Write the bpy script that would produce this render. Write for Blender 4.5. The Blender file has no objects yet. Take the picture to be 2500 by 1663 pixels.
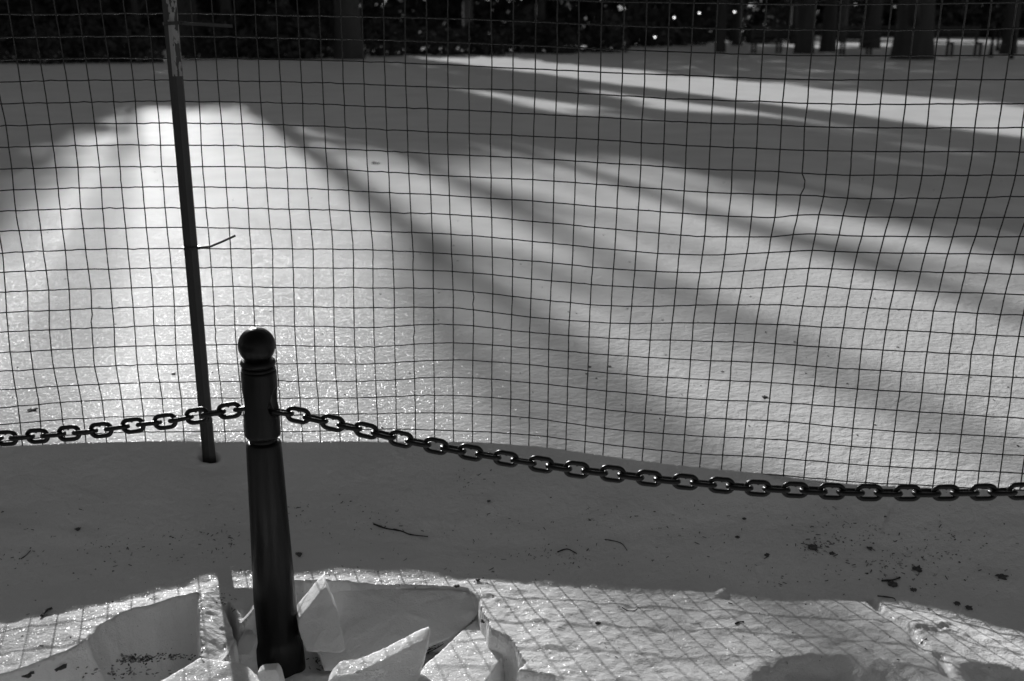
import bpy, math, random
import numpy as np
from mathutils import Vector, Matrix

# ---------------------------------------------------------------- camera, world, sun
F, CX, CY = 2609.0, 1250.0, 831.5            # photograph 2500 x 1663
P = math.radians(16.6)
cp, sp = math.cos(P), math.sin(P)
SUN_AZ = math.radians(18.5)                  # left of straight ahead
SUN_EL = math.radians(17.5)
SUN_E, SKY_E, EXPO = 5.0, 0.055, 0.0
scn = bpy.context.scene
C = scn.collection
cam = bpy.data.cameras.new('camera')
cam.sensor_width = 36.0
cam.lens = 36.0 * F / 2500.0
cam.clip_start = 0.05; cam.clip_end = 3000
cam.dof.use_dof = True; cam.dof.focus_distance = 2.42; cam.dof.aperture_fstop = 4.3
co = bpy.data.objects.new('camera', cam); C.objects.link(co)
co.location = (0, 0, 0); co.rotation_euler = (math.radians(90) - P, 0, 0)
scn.camera = co
W = bpy.data.worlds.new('World'); scn.world = W; W.use_nodes = True
nt = W.node_tree; nt.nodes.clear()
sky = nt.nodes.new('ShaderNodeTexSky'); sky.sky_type = 'NISHITA'; sky.sun_disc = False
sky.sun_elevation = SUN_EL; sky.sun_rotation = -SUN_AZ
bw = nt.nodes.new('ShaderNodeRGBToBW'); bg = nt.nodes.new('ShaderNodeBackground'); wo = nt.nodes.new('ShaderNodeOutputWorld')
nt.links.new(sky.outputs[0], bw.inputs[0]); nt.links.new(bw.outputs[0], bg.inputs[0]); nt.links.new(bg.outputs[0], wo.inputs[0])
bg.inputs[1].default_value = SKY_E
sl = bpy.data.lights.new('sun', 'SUN'); sl.energy = SUN_E; sl.angle = math.radians(0.5); sl.color = (1, 1, 1)
so = bpy.data.objects.new('sun', sl); C.objects.link(so)
SD = Vector((-math.sin(SUN_AZ) * math.cos(SUN_EL), math.cos(SUN_AZ) * math.cos(SUN_EL), math.sin(SUN_EL)))
so.rotation_euler = SD.to_track_quat('Z', 'Y').to_euler(); so.location = SD * 80
vs = scn.view_settings; vs.view_transform = 'Standard'; vs.look = 'None'; vs.exposure = EXPO; vs.gamma = 1.0

rnd = random.Random(7)
nrs = np.random.RandomState(5)

# ---------------------------------------------------------------- helpers
def ray(x, y):
    r = (x - CX) / F; v = (CY - y) / F
    return (r, cp + v * sp, -sp + v * cp)

def nodes(name):
    m = bpy.data.materials.new(name); m.use_nodes = True
    t = m.node_tree; t.nodes.clear()
    o = t.nodes.new('ShaderNodeOutputMaterial')
    return m, t, o

def pbr(name, base, rough=0.6, metal=0.0, spec=0.5, var=0.3, scale=20.0, bump=0.0, bscale=80.0, stretch=None):
    m, t, o = nodes(name)
    b = t.nodes.new('ShaderNodeBsdfPrincipled'); t.links.new(b.outputs[0], o.inputs[0])
    tc = t.nodes.new('ShaderNodeTexCoord'); mp = t.nodes.new('ShaderNodeMapping')
    t.links.new(tc.outputs['Object'], mp.inputs[0])
    if stretch: mp.inputs['Scale'].default_value = stretch
    n = t.nodes.new('ShaderNodeTexNoise'); n.inputs['Scale'].default_value = scale; n.inputs['Detail'].default_value = 6
    t.links.new(mp.outputs[0], n.inputs['Vector'])
    r = t.nodes.new('ShaderNodeMapRange'); r.inputs[1].default_value = .3; r.inputs[2].default_value = .7
    r.inputs[3].default_value = base * (1 - var); r.inputs[4].default_value = base * (1 + var)
    t.links.new(n.outputs[0], r.inputs[0]); t.links.new(r.outputs[0], b.inputs['Base Color'])
    b.inputs['Metallic'].default_value = metal
    b.inputs['Specular IOR Level'].default_value = spec
    r2 = t.nodes.new('ShaderNodeMapRange'); r2.inputs[1].default_value = .3; r2.inputs[2].default_value = .7
    r2.inputs[3].default_value = rough * .8; r2.inputs[4].default_value = min(1, rough * 1.2)
    t.links.new(n.outputs[0], r2.inputs[0]); t.links.new(r2.outputs[0], b.inputs['Roughness'])
    if bump:
        n2 = t.nodes.new('ShaderNodeTexNoise'); n2.inputs['Scale'].default_value = bscale; n2.inputs['Detail'].default_value = 5
        t.links.new(mp.outputs[0], n2.inputs['Vector'])
        bp = t.nodes.new('ShaderNodeBump'); bp.inputs['Strength'].default_value = 1.0; bp.inputs['Distance'].default_value = bump
        t.links.new(n2.outputs[0], bp.inputs['Height']); t.links.new(bp.outputs[0], b.inputs['Normal'])
    return m

def snow_mat(name, base=0.80, sss=0.0, glint=0.014, bump=0.005):
    m, t, o = nodes(name)
    geo = t.nodes.new('ShaderNodeNewGeometry')
    b = t.nodes.new('ShaderNodeBsdfPrincipled')
    n0 = t.nodes.new('ShaderNodeTexNoise'); n0.inputs['Scale'].default_value = 2.2; n0.inputs['Detail'].default_value = 5
    t.links.new(geo.outputs['Position'], n0.inputs['Vector'])
    r = t.nodes.new('ShaderNodeMapRange'); r.inputs[1].default_value = .3; r.inputs[2].default_value = .7
    r.inputs[3].default_value = base * .93; r.inputs[4].default_value = base * 1.05
    t.links.new(n0.outputs[0], r.inputs[0]); t.links.new(r.outputs[0], b.inputs['Base Color'])
    b.inputs['Roughness'].default_value = 0.40
    b.inputs['Specular IOR Level'].default_value = 0.0
    if sss:
        b.inputs['Subsurface Weight'].default_value = sss
        b.inputs['Subsurface Radius'].default_value = (1, 1, 1)
        b.inputs['Subsurface Scale'].default_value = 0.03
    na = t.nodes.new('ShaderNodeTexNoise'); na.inputs['Scale'].default_value = 55; na.inputs['Detail'].default_value = 4
    nb = t.nodes.new('ShaderNodeTexNoise'); nb.inputs['Scale'].default_value = 320; nb.inputs['Detail'].default_value = 3
    t.links.new(geo.outputs['Position'], na.inputs['Vector']); t.links.new(geo.outputs['Position'], nb.inputs['Vector'])
    ba = t.nodes.new('ShaderNodeBump'); ba.inputs['Distance'].default_value = bump; ba.inputs['Strength'].default_value = .8
    bb = t.nodes.new('ShaderNodeBump'); bb.inputs['Distance'].default_value = bump * .35; bb.inputs['Strength'].default_value = .8
    t.links.new(na.outputs[0], ba.inputs['Height']); t.links.new(nb.outputs[0], bb.inputs['Height'])
    nc = t.nodes.new('ShaderNodeTexNoise'); nc.inputs['Scale'].default_value = 15; nc.inputs['Detail'].default_value = 3
    t.links.new(geo.outputs['Position'], nc.inputs['Vector'])
    bc = t.nodes.new('ShaderNodeBump'); bc.inputs['Distance'].default_value = bump * 1.3; bc.inputs['Strength'].default_value = .8
    t.links.new(nc.outputs[0], bc.inputs['Height']); t.links.new(bc.outputs[0], ba.inputs['Normal'])
    t.links.new(ba.outputs[0], bb.inputs['Normal']); t.links.new(bb.outputs[0], b.inputs['Normal'])
    # ice crystals: little mirrors with scattered tilts
    g = t.nodes.new('ShaderNodeBsdfGlossy'); g.distribution = 'BECKMANN'; g.inputs['Roughness'].default_value = 0.19; g.inputs[0].default_value = (.95, .95, .95, 1)
    vo = t.nodes.new('ShaderNodeTexVoronoi'); vo.inputs['Scale'].default_value = 660
    t.links.new(geo.outputs['Position'], vo.inputs['Vector'])
    s1 = t.nodes.new('ShaderNodeVectorMath'); s1.operation = 'SUBTRACT'; s1.inputs[1].default_value = (.5, .5, .5)
    s2 = t.nodes.new('ShaderNodeVectorMath'); s2.operation = 'SCALE'; s2.inputs['Scale'].default_value = 0.72
    s3 = t.nodes.new('ShaderNodeVectorMath'); s3.operation = 'ADD'
    s4 = t.nodes.new('ShaderNodeVectorMath'); s4.operation = 'NORMALIZE'
    t.links.new(vo.outputs['Color'], s1.inputs[0]); t.links.new(s1.outputs[0], s2.inputs[0])
    t.links.new(s2.outputs[0], s3.inputs[0]); t.links.new(geo.outputs['Normal'], s3.inputs[1])
    t.links.new(s3.outputs[0], s4.inputs[0]); t.links.new(s4.outputs[0], g.inputs['Normal'])
    mx = t.nodes.new('ShaderNodeMixShader'); mx.inputs[0].default_value = glint
    t.links.new(b.outputs[0], mx.inputs[1]); t.links.new(g.outputs[0], mx.inputs[2])
    g2 = t.nodes.new('ShaderNodeBsdfGlossy'); g2.distribution = 'BECKMANN'; g2.inputs['Roughness'].default_value = 0.41; g2.inputs[0].default_value = (.95, .95, .95, 1)
    mx2 = t.nodes.new('ShaderNodeMixShader'); mx2.inputs[0].default_value = .0043
    t.links.new(mx.outputs[0], mx2.inputs[1]); t.links.new(g2.outputs[0], mx2.inputs[2]); t.links.new(mx2.outputs[0], o.inputs[0])
    return m

def mesh(name, v, f, smooth=False):
    me = bpy.data.meshes.new(name)
    me.from_pydata([tuple(p) for p in v], [], [tuple(q) for q in f]); me.update()
    if smooth: me.polygons.foreach_set('use_smooth', [True] * len(me.polygons))
    return me

def obj(name, v, f, mat, parent=None, origin=(0, 0, 0), smooth=False):
    o_ = np.array(origin, float)
    me = mesh(name, np.asarray(v, float) - o_, f, smooth)
    me.materials.append(mat)
    o = bpy.data.objects.new(name, me); C.objects.link(o)
    if parent is not None: o.parent = parent
    else: o.location = origin
    return o

def tag(o, label, cat, group=None, kind=None):
    if label: o['label'] = label
    if cat: o['category'] = cat
    if group: o['group'] = group
    if kind: o['kind'] = kind
    return o

def thing(name, loc, label, cat, group=None):
    o = bpy.data.objects.new(name, None); C.objects.link(o); o.location = loc
    return tag(o, label, cat, group)

class MB:
    def __init__(s): s.v = []; s.f = []
    def add(s, v, f):
        k = len(s.v); s.v += [tuple(p) for p in v]; s.f += [tuple(i + k for i in q) for q in f]
    def box(s, c, d, rot=None):
        x, y, z = d[0] / 2, d[1] / 2, d[2] / 2
        vv = [Vector((a, b, e)) for a in (-x, x) for b in (-y, y) for e in (-z, z)]
        if rot: vv = [rot @ q for q in vv]
        s.add([q + Vector(c) for q in vv], [(0, 1, 3, 2), (4, 6, 7, 5), (0, 4, 5, 1), (2, 3, 7, 6), (0, 2, 6, 4), (1, 5, 7, 3)])
    def tube(s, pts, rad, n=6, cap=True):
        pts = [Vector(p) for p in pts]
        if not hasattr(rad, '__len__'): rad = [rad] * len(pts)
        rings = []; up = None
        for i, p in enumerate(pts):
            a = pts[max(0, i - 1)]; b = pts[min(len(pts) - 1, i + 1)]
            d = (b - a).normalized()
            if up is None:
                up = d.orthogonal().normalized()
            up = (up - d * up.dot(d)).normalized(); q = d.cross(up)
            rings.append([p + (up * math.cos(2 * math.pi * k / n) + q * math.sin(2 * math.pi * k / n)) * rad[i] for k in range(n)])
        f = []
        for i in range(len(pts) - 1):
            for k in range(n):
                f.append((i * n + k, i * n + (k + 1) % n, (i + 1) * n + (k + 1) % n, (i + 1) * n + k))
        if cap: f.append(tuple(range(n - 1, -1, -1))); f.append(tuple((len(pts) - 1) * n + k for k in range(n)))
        s.add([q for r in rings for q in r], f)

# ---------------------------------------------------------------- materials
M_snow = snow_mat('snow')
M_slab = snow_mat('packed_snow', base=.82, sss=.35, glint=.010, bump=.0045)
M_wire = pbr('galvanised_wire', .008, .26, metal=0, spec=.5, var=.25, scale=60)
M_iron = pbr('black_painted_iron', .006, .34, spec=.25, var=.9, scale=14, bump=.0011, bscale=120, stretch=(1, 1, .25))
wb = [n_ for n_ in M_wire.node_tree.nodes if n_.type == 'BSDF_PRINCIPLED'][0]
wb.inputs['IOR'].default_value = 1.5
M_chain = pbr('black_chain_paint', .008, .34, spec=.35, var=.4, scale=60, bump=.0006, bscale=220)
M_stake = pbr('dark_painted_steel', .02, .42, spec=.5, var=.4, scale=18, bump=.0006, bscale=90)
M_tie = pbr('black_plastic', .015, .4, var=.2)
M_twig = pbr('twig_bark', .03, .8, var=.4, scale=200)
M_leaf = pbr('dead_leaf', .085, .8, var=.5, scale=150)
M_bark = pbr('tree_bark', .05, .9, var=.4, scale=3, bump=.03, bscale=6, stretch=(1, 1, .2))
M_fol = pbr('evergreen_foliage', .024, .8, var=.5, scale=.8)
M_shrub = pbr('shrub_twigs', .045, .8, var=.5, scale=2)
M_wood = pbr('bench_wood', .05, .7, var=.3, scale=8)

# ---------------------------------------------------------------- fence line and snow heights
FD = [(-6, 2.6), (-3, 2.40), (-1.6, 2.42), (-1.05, 2.52), (-.75, 2.60), (-.45, 2.66), (-.1, 2.66), (.2, 2.60), (.5, 2.46), (.9, 2.33), (1.3, 2.28), (2, 2.35), (3, 2.5), (6, 2.7)]
def smooth_tab(tab, h):
    xs = np.linspace(tab[0][0], tab[-1][0], 2401)
    ys = np.interp(xs, [a for a, b in tab], [b for a, b in tab])
    k = max(3, int(h / (xs[1] - xs[0])) | 1); w = np.hanning(k + 2)[1:-1]; w /= w.sum()
    yp = np.pad(ys, k // 2, mode='edge'); return xs, np.convolve(yp, w, 'valid')
fdx, fdy = smooth_tab(FD, .35)
def fence_d(X): return np.interp(X, fdx, fdy)
def on_fence(x, y):
    r = ray(x, y); t = 2.5 / r[1]
    for _ in range(12): t = float(fence_d(t * r[0])) / r[1]
    return (t * r[0], t * r[1], t * r[2])

EM = [(-900, 1140), (-300, 1105), (0, 1091), (200, 1081), (430, 1076), (600, 1078), (740, 1080), (922, 1079), (1107, 1079), (1199, 1082), (1334, 1093), (1426, 1106), (1520, 1119), (1615, 1131), (1712, 1142), (1809, 1151), (1858, 1155), (1959, 1170), (2060, 1181), (2200, 1188), (2350, 1194), (2500, 1198), (3000, 1205), (3600, 1215)]
em3 = [on_fence(*q) for q in EM]
zfx = [q[0] for q in em3]; zfz = [q[2] for q in em3]
def z_f(X): return np.interp(X, zfx, zfz)
# sun-lit line in front of the bank
BD = [(-700, 1640), (-300, 1575), (0, 1523), (217, 1484), (339, 1460), (475, 1426), (553, 1413), (723, 1406), (938, 1409), (1142, 1418), (1300, 1427), (1450, 1437), (1555, 1447), (1677, 1459), (1850, 1469), (1982, 1472), (2125, 1463), (2267, 1495), (2500, 1556), (2900, 1640), (3300, 1700)]
te = math.tan(SUN_EL)
bp_ = []
for x, y in BD:
    best = None; r = ray(x, y)
    t = np.linspace(1.5, 3.0, 3001)
    PX, PY, PZ = t * r[0], t * r[1], t * r[2]
    s = np.zeros_like(t)
    for _ in range(30): s = (fence_d(PX - s * math.sin(SUN_AZ)) - PY) / math.cos(SUN_AZ)
    CXx = PX - s * math.sin(SUN_AZ)
    err = (z_f(CXx) - s * te) - PZ
    i = int(np.argmin(np.where(s > .05, np.abs(err), 9)))
    bp_.append((PX[i], PY[i], PZ[i]))
bpx, bpy_, bpz = (np.array([q[k] for q in bp_]) for k in range(3))
o_ = np.argsort(bpx); bpx, bpy_, bpz = bpx[o_], bpy_[o_], bpz[o_]
print('lit line', [(round(a, 2), round(b, 2), round(c, 3)) for a, b, c in zip(bpx, bpy_, bpz)])
kx = np.linspace(-6, 6, 1201)
ker = np.hanning(7)[1:-1]; ker /= ker.sum()
kD = np.convolve(np.pad(np.interp(kx, bpx, bpy_), 2, mode='edge'), ker, 'valid')
kern = np.hanning(23)[1:-1]; kern /= kern.sum()
kZ = np.convolve(np.pad(np.interp(kx, bpx, bpz), 10, mode='edge'), kern, 'valid')

# value noise (numpy), used for surface relief
_perm = nrs.rand(512, 512)
def vnoise(x, y):
    xi = np.floor(x).astype(int); yi = np.floor(y).astype(int); fx = x - xi; fy = y - yi
    fx = fx * fx * (3 - 2 * fx); fy = fy * fy * (3 - 2 * fy)
    g = lambda a, b: _perm[a % 512, b % 512]
    return (g(xi, yi) * (1 - fx) + g(xi + 1, yi) * fx) * (1 - fy) + (g(xi, yi + 1) * (1 - fx) + g(xi + 1, yi + 1) * fx) * fy - .5
def fbm(x, y, o=4):
    s = 0; a = 1.0
    for i in range(o): s = s + a * vnoise(x * 2 ** i + 17.3 * i, y * 2 ** i + 5.1 * i); a *= .5
    return s

def base_height(X, Y):
    fd = fence_d(X); zf = z_f(X); pd = np.interp(X, kx, kD); pz = np.interp(X, kx, kZ)
    t = (fd - Y) / np.maximum(fd - pd, .05)
    tt = np.clip(t, 0, 1)
    g = tt + .55 * tt * (1 - tt)
    zfr = zf + (pz - zf) * g
    zfr = np.where(t > 1, pz + .09 * np.minimum(pd - Y, .5) , zfr)
    k = np.clip((Y - fd) / 1.2, 0, 1); k = k * k * (3 - 2 * k)
    zb = zf * (1 - k) + (-1.06) * k
    zb = zb + .028 * k * fbm(X * .35 + 3, Y * .22 + 9, 3) + .012 * np.clip((Y - fd) * 3, 0, 1) * fbm(X * 1.4, Y * .9, 3)
    return np.where(t < 0, zb, zfr), t

def px_ground(pts, z=-1.235):
    out = []
    for x, y in pts:
        r = ray(x, y); t = z / r[2]; out.append((r[0] * t, r[1] * t))
    return np.array(out)

def px_crust(pts):
    out = []
    for x, y in pts:
        r = ray(x, y); z = -1.2
        for _ in range(8):
            t = z / r[2]; X, Y = r[0] * t, r[1] * t
            z = float(np.interp(X, kx, kZ)) + .09 * min(max(float(np.interp(X, kx, kD)) - Y, 0), .5)
        out.append((X, Y))
    return np.array(out)

def poly_sd(X, Y, poly):
    """signed distance to a polygon, positive inside"""
    d = np.full(X.shape, 1e9); ins = np.zeros(X.shape, bool); n = len(poly)
    for i in range(n):
        ax, ay = poly[i]; bx, by = poly[(i + 1) % n]
        ex, ey = bx - ax, by - ay; wx, wy = X - ax, Y - ay
        q = np.clip((wx * ex + wy * ey) / (ex * ex + ey * ey + 1e-12), 0, 1)
        d = np.minimum(d, np.hypot(wx - q * ex, wy - q * ey))
        c = ((ay > Y) != (by > Y)) & (X < (bx - ax) * (Y - ay) / (by - ay + 1e-12) + ax)
        ins ^= c
    return np.where(ins, d, -d)

PIT_A = px_crust([(-60, 1668), (60, 1632), (150, 1596), (212, 1566), (240, 1530), (285, 1504), (330, 1487), (420, 1461), (482, 1448), (486, 1500), (488, 1560), (492, 1590), (520, 1594), (556, 1576), (574, 1545), (566, 1500), (540, 1462), (556, 1452), (584, 1490), (660, 1470), (700, 1432), (724, 1418), (800, 1420), (930, 1427), (1050, 1430), (1140, 1437), (1168, 1462), (1180, 1500), (1196, 1532), (1238, 1556), (1262, 1588), (1286, 1618), (1262, 1640), (1300, 1640), (1350, 1655), (1372, 1690), (1380, 1800), (500, 1900), (-200, 1800)])
PIT_B = px_crust([(1790, 1720), (1800, 1668), (1850, 1625), (1900, 1602), (1990, 1592), (2060, 1593), (2150, 1606), (2210, 1626), (2262, 1662), (2285, 1720), (2285, 1850), (1790, 1850)])
PIT_C = px_crust([(2350, 1700), (2335, 1640), (2318, 1608), (2440, 1618), (2560, 1650), (2700, 1690), (2700, 1850), (2330, 1850)])
CRACK = px_crust([(2124, 1463), (2150, 1490), (2200, 1522), (2216, 1535), (2232, 1552), (2262, 1590), (2290, 1600), (2315, 1645)])
CR2 = px_ground([(2215, 1177), (2200, 1246), (2160, 1290), (2150, 1305)], -1.13)
CR3 = px_ground([(2340, 1218), (2400, 1252), (2480, 1290), (2560, 1340)], -1.13)
POLE_XY = (-.781, 2.555)

def height(X, Y, detail=True):
    X = np.asarray(X, float); Y = np.asarray(Y, float)
    z, t = base_height(X, Y)
    near = (np.abs(X) < 3) & (Y > 1.0) & (Y < 3.2)
    jx = .006 * fbm(X * 18, Y * 18, 3); jy = .006 * fbm(X * 18 + 40, Y * 18 + 9, 3)
    for poly, dep, wid in ((PIT_A, .155, .022), (PIT_B, .034, .06), (PIT_C, .03, .06)):
        sd = np.full(X.shape, -9.0)
        m = near & (Y < 2.5)
        if m.any(): sd[m] = poly_sd((X + jx)[m], (Y + jy)[m], poly)
        if poly is PIT_A:   # the left side slopes, the rest is a cut edge
            w_ = wid + .05 * np.clip((-.70 - X) / .05, 0, 1)
        else: w_ = wid
        q = np.clip(sd / w_, 0, 1)
        q = q * (2 - q) if poly is PIT_A else q * q * (3 - 2 * q)
        z = z - dep * q + q * .012 * fbm(X * 9 + 2, Y * 9, 3) + 4 * q * (1 - q) * .012 * fbm(X * 28, Y * 28, 3)
    if detail:
        lit = np.clip((t - .93) * 12, 0, 1) * near
        lump = np.maximum(fbm(X * 11 + 7, Y * 13 + 3, 4), 0)
        z = z + lit * (.004 * fbm(X * 26, Y * 26, 4) + .005 * lump * np.clip((X + .1) * 4, .25, 1))
        shade = (t > 0) & near
        z = z + shade * (1 - lit) * (.0045 * np.clip(t * 5, 0, 1) * fbm(X * 9, Y * 14, 4) + .026 * 4 * np.clip(t, 0, 1) * (1 - np.clip(t, 0, 1)) * fbm(X * 3.2 + 5, Y * 6, 3))
        # crumbled block left of the bollard
        bl = np.clip((X + .70) / .02, 0, 1) * np.clip((-.545 - X) / .03, 0, 1) * np.clip((2.10 - Y) / .04, 0, 1) * near
        z = z + bl * (.0045 * fbm(X * 60 + 3, Y * 55 + 8, 4) + .003 * fbm(X * 15 + Y * 9, Y * 13 - X * 8, 2) - .40 * np.clip(X + .66, 0, .2))
        for poly, dep, wd in ((CRACK, .011, .010), (CR2, .004, .005), (CR3, .004, .005)):
            m = near & (X > .55) & (t > .12)
            if m.any():
                d = np.full(X.shape, 9.0); side = np.zeros(X.shape)
                for i in range(len(poly) - 1):
                    ax, ay = poly[i]; bx, by = poly[i + 1]; ex, ey = bx - ax, by - ay
                    wx, wy = (X + jx * .5)[m] - ax, (Y + jy * .5)[m] - ay
                    q = np.clip((wx * ex + wy * ey) / (ex * ex + ey * ey), 0, 1)
                    dd = np.hypot(wx - q * ex, wy - q * ey)
                    d[m] = np.minimum(d[m], dd)
                z = z - dep * np.clip(1.4 - d / wd, 0, 1)
        m = near
        for px_, py_, rr, hh in ((2250, 1532, .030, .014), (2300, 1530, .026, .016), (2330, 1540, .022, .012), (1765, 1452, .012, .010), (1220, 1465, .018, .010), (1245, 1478, .014, .008), (1320, 1512, .028, .009), (1360, 1530, .020, .008), (1350, 1590, .03, .008), (1190, 1449, .02, .007), (1690, 1462, .02, .009)):
            c_ = px_crust([(px_, py_)])[0]
            z = z + .4 * hh * np.exp(-((X - c_[0]) ** 2 + (Y - c_[1]) ** 2) / rr ** 2) * (1 + 1.4 * fbm(X * 60, Y * 60, 2))
        # melted hollow round the stake
        d2 = ((X - POLE_XY[0] - .002) / 1.2) ** 2 + ((Y - POLE_XY[1] + .010)) ** 2
        z = z - .07 * np.exp(-(d2 / .017 ** 2) ** 2) - .006 * np.exp(-d2 / .06 ** 2) + .004 * np.exp(-((np.sqrt(d2) - .030) / .009) ** 2) * (1 + fbm(X * 60, Y * 60, 2))
        # little tunnels where wires enter
    return z

def hit(x, y, tmax=80):
    """first meeting of a view ray with the snow"""
    r = ray(x, y)
    t = np.concatenate([np.arange(1.5, 4, .003), np.arange(4, tmax, .03)])
    z = height(t * r[0], t * r[1]); g = t * r[2] - z
    i = int(np.argmax(g < 0))
    a, b = t[i - 1], t[i]; ga, gb = g[i - 1], g[i]
    q = a + (b - a) * ga / (ga - gb)
    return np.array((q * r[0], q * r[1], q * r[2]))

# ---------------------------------------------------------------- snow ground, one sheet to the horizon
def grow(a, step, end, k):
    out = []; s = step
    while a < end: s *= k; a += s; out.append(a)
    return out
fine = list(np.arange(-1.35, 1.351, .0042))
gx = grow(1.35, .0042, 700, 1.045); xs = np.array([-q for q in reversed(gx)] + fine + gx)
fy = list(np.arange(1.28, 2.80, .0042)); gy = grow(fy[-1], .0042, 900, 1.03); gb = [1.28 - (q) for q in grow(0, .0042, 60, 1.08)]
ys = np.array(list(reversed(gb)) + fy + gy)
GX, GY = np.meshgrid(xs, ys)
GZ = height(GX, GY)
ny, nx = GX.shape
co_ = np.stack([GX, GY, GZ], -1).reshape(-1, 3).astype(np.float32)
ii = np.arange(nx * ny).reshape(ny, nx)
q4 = np.stack([ii[:-1, :-1], ii[:-1, 1:], ii[1:, 1:], ii[1:, :-1]], -1).reshape(-1, 4).astype(np.int32)
me = bpy.data.meshes.new('snow_ground')
me.vertices.add(len(co_)); me.vertices.foreach_set('co', co_.ravel())
me.loops.add(q4.size); me.loops.foreach_set('vertex_index', q4.ravel())
me.polygons.add(len(q4)); me.polygons.foreach_set('loop_start', np.arange(0, q4.size, 4, dtype=np.int32)); me.polygons.foreach_set('loop_total', np.full(len(q4), 4, dtype=np.int32))
me.update(calc_edges=True); me.polygons.foreach_set('use_smooth', np.ones(len(q4), bool))
me.materials.append(M_snow)
go = bpy.data.objects.new('snow_ground', me); C.objects.link(go); go['kind'] = 'structure'
print('ground verts', len(co_))

# ---------------------------------------------------------------- wire mesh fence
RX = [0, 200, 450, 765, 900, 1104, 1300, 1500, 1700, 1900, 1970, 2100, 2500]
RY = [
 [-20,35.5,92,146,201,253.6,308,360,413,465,516,565,617,664,713,764,811,861,906.6,952.6,996,1037.5,1078],
 [-22,34,89,143,196.7,249.5,302.6,356,408.7,459,509.7,558.7,609.7,657.7,706,754.6,802,850.5,896,939.8,978.7,1021,1060],
 [-22,33,88,142,196,248,301,354,406.6,456.6,507,555.6,606.6,654,700,747.4,794,842,889,932,972,1013.7,1053],
 [-17,38.7,94.4,148,202,253.6,307,360.7,410.7,461.7,511.7,561,608,654,702.6,749.5,797,844.4,888,930.6,972,1013,1053],
 [-14,41,97,151,206,260,315,367,418,468,517,564,610,655.6,702.6,751.5,799,847,888,929.6,970,1010,1048],
 [-10,46,103.4,159,215,268,324,377.6,429.6,478,524,572.5,620,662.8,707.7,751,792,837,878.6,921,965,1008,1051],
 [-3,53,111,168.6,222,278,332.6,387,438.8,491,540,589,637,681,729,774.5,812,850.5,891,934.7,979,1021,1062.6],
 [4,62,121,177.6,233,289,344,399,453,508,559.7,609.7,656.6,698.5,747,788.8,826,867,911.7,956,1002,1048,1087],
 [7,68.4,129,185.6,243,299.5,357,412,468,523,576,622,665,705,745,788,832,878.5,925.5,974,1019,1063.6,1107],
 [10.6,72,134,193.5,249.5,305.6,364.8,420,476,531,577.6,616,657.7,701,744,792,839,887,934.7,982,1028,1073,1118],
 [11,73,136,194.5,252.5,308.7,367,424.5,477,523,570,611,654.6,698.5,747.4,796,845,893,940,987,1034,1079,1124],
 [11,74,137,195.7,254.6,312,370,428,485,530,576.5,616,659,705.6,751,802,852,901.5,950,996,1047,1090.7,1135],
 [6,70,135,194.6,253.6,312,371,428,480.6,531.6,577.5,621,670,719,770,822,871,922,973,1022,1068.7,1112,1155]]
CYK = [0, 201, 304.6, 404, 506, 608, 710, 812, 894, 986]
CT = {-1:[-98,-64,-40,-27,-17,5,12.8,19.4,28,43],0:[-42,-8,12.8,27,35.7,53.6,66.3,70,79,94],1:[16.5,48.8,65.3,80,90.8,104.6,118.4,120,129,148],
2:[74,106,121.4,135.2,145.4,158,168.4,173.5,181,199],3:[130,163,177.6,188.8,196.4,208,222,224.5,230,250],4:[187,216.5,230.6,242.3,250,259,270.4,278,283,298.5],
5:[244,272.5,283,292,301,311,321.4,329,334.7,347],6:[300,326,334,343,352,362,372,376.5,383,397],7:[356,377.5,388.8,394,403,413,423.5,427.5,432,443],
8:[410,430,440,447,454,462,471,477,483,494],9:[464,482.5,488.8,494,502.6,511,520,525,532,543],10:[516,532,540.8,548.5,556,562.8,569,574,581,591],
11:[570,583,590,598,605.6,612,617,622,630,640],12:[621,633.6,640.8,647,654,664.8,666,670,677,684],13:[673,684,692,699,705,714,716.8,720,726,733],
14:[725,736,740,746,754,764,765,767,770,778],15:[778,787,792,797.4,803.6,812.8,814,816,818,826],16:[831,838,842,847,853,862,863,865,868,873],
17:[883,888,893,896.4,902,910,911,913,915,920],18:[936,939.5,943.5,948,952.5,958,962,963,964.5,967],19:[988,990.5,994,997,1002,1007.5,1010,1010,1011,1013.5],
20:[1041,1042,1044.5,1048,1053,1057,1058,1059,1059,1060.7],21:[1093,1094,1093,1094,1098,1102,1106,1107,1106,1106.6],22:[1145,1145,1145.5,1147,1150,1154,1155,1156,1154,1153.6],
23:[1198,1201,1198,1198,1199,1202,1203,1203,1201,1200.5],24:[1253.5,1252.6,1249.5,1249,1250,1251,1251,1248,1247,1247],25:[1309,1306.7,1303,1301,1301,1299.5,1297,1293,1293,1292.6],
26:[1361,1359.8,1356,1353,1351,1349,1345,1340,1339,1338.5],27:[1414,1412,1408,1405,1402,1399,1394,1389,1387,1385],28:[1469.5,1466,1462,1458.5,1454,1449.5,1443,1438,1436,1432],
29:[1524,1519,1514.5,1512,1506,1501.5,1494.5,1488,1483.5,1479],30:[1580,1573.4,1567,1564.5,1559,1553.5,1545.5,1537,1532,1528],31:[1635.5,1627.5,1622.5,1618.5,1613,1607,1597.5,1589,1583,1577.5],
32:[1694,1684,1678,1674,1668,1659,1649.5,1638.5,1632,1626]}
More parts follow.
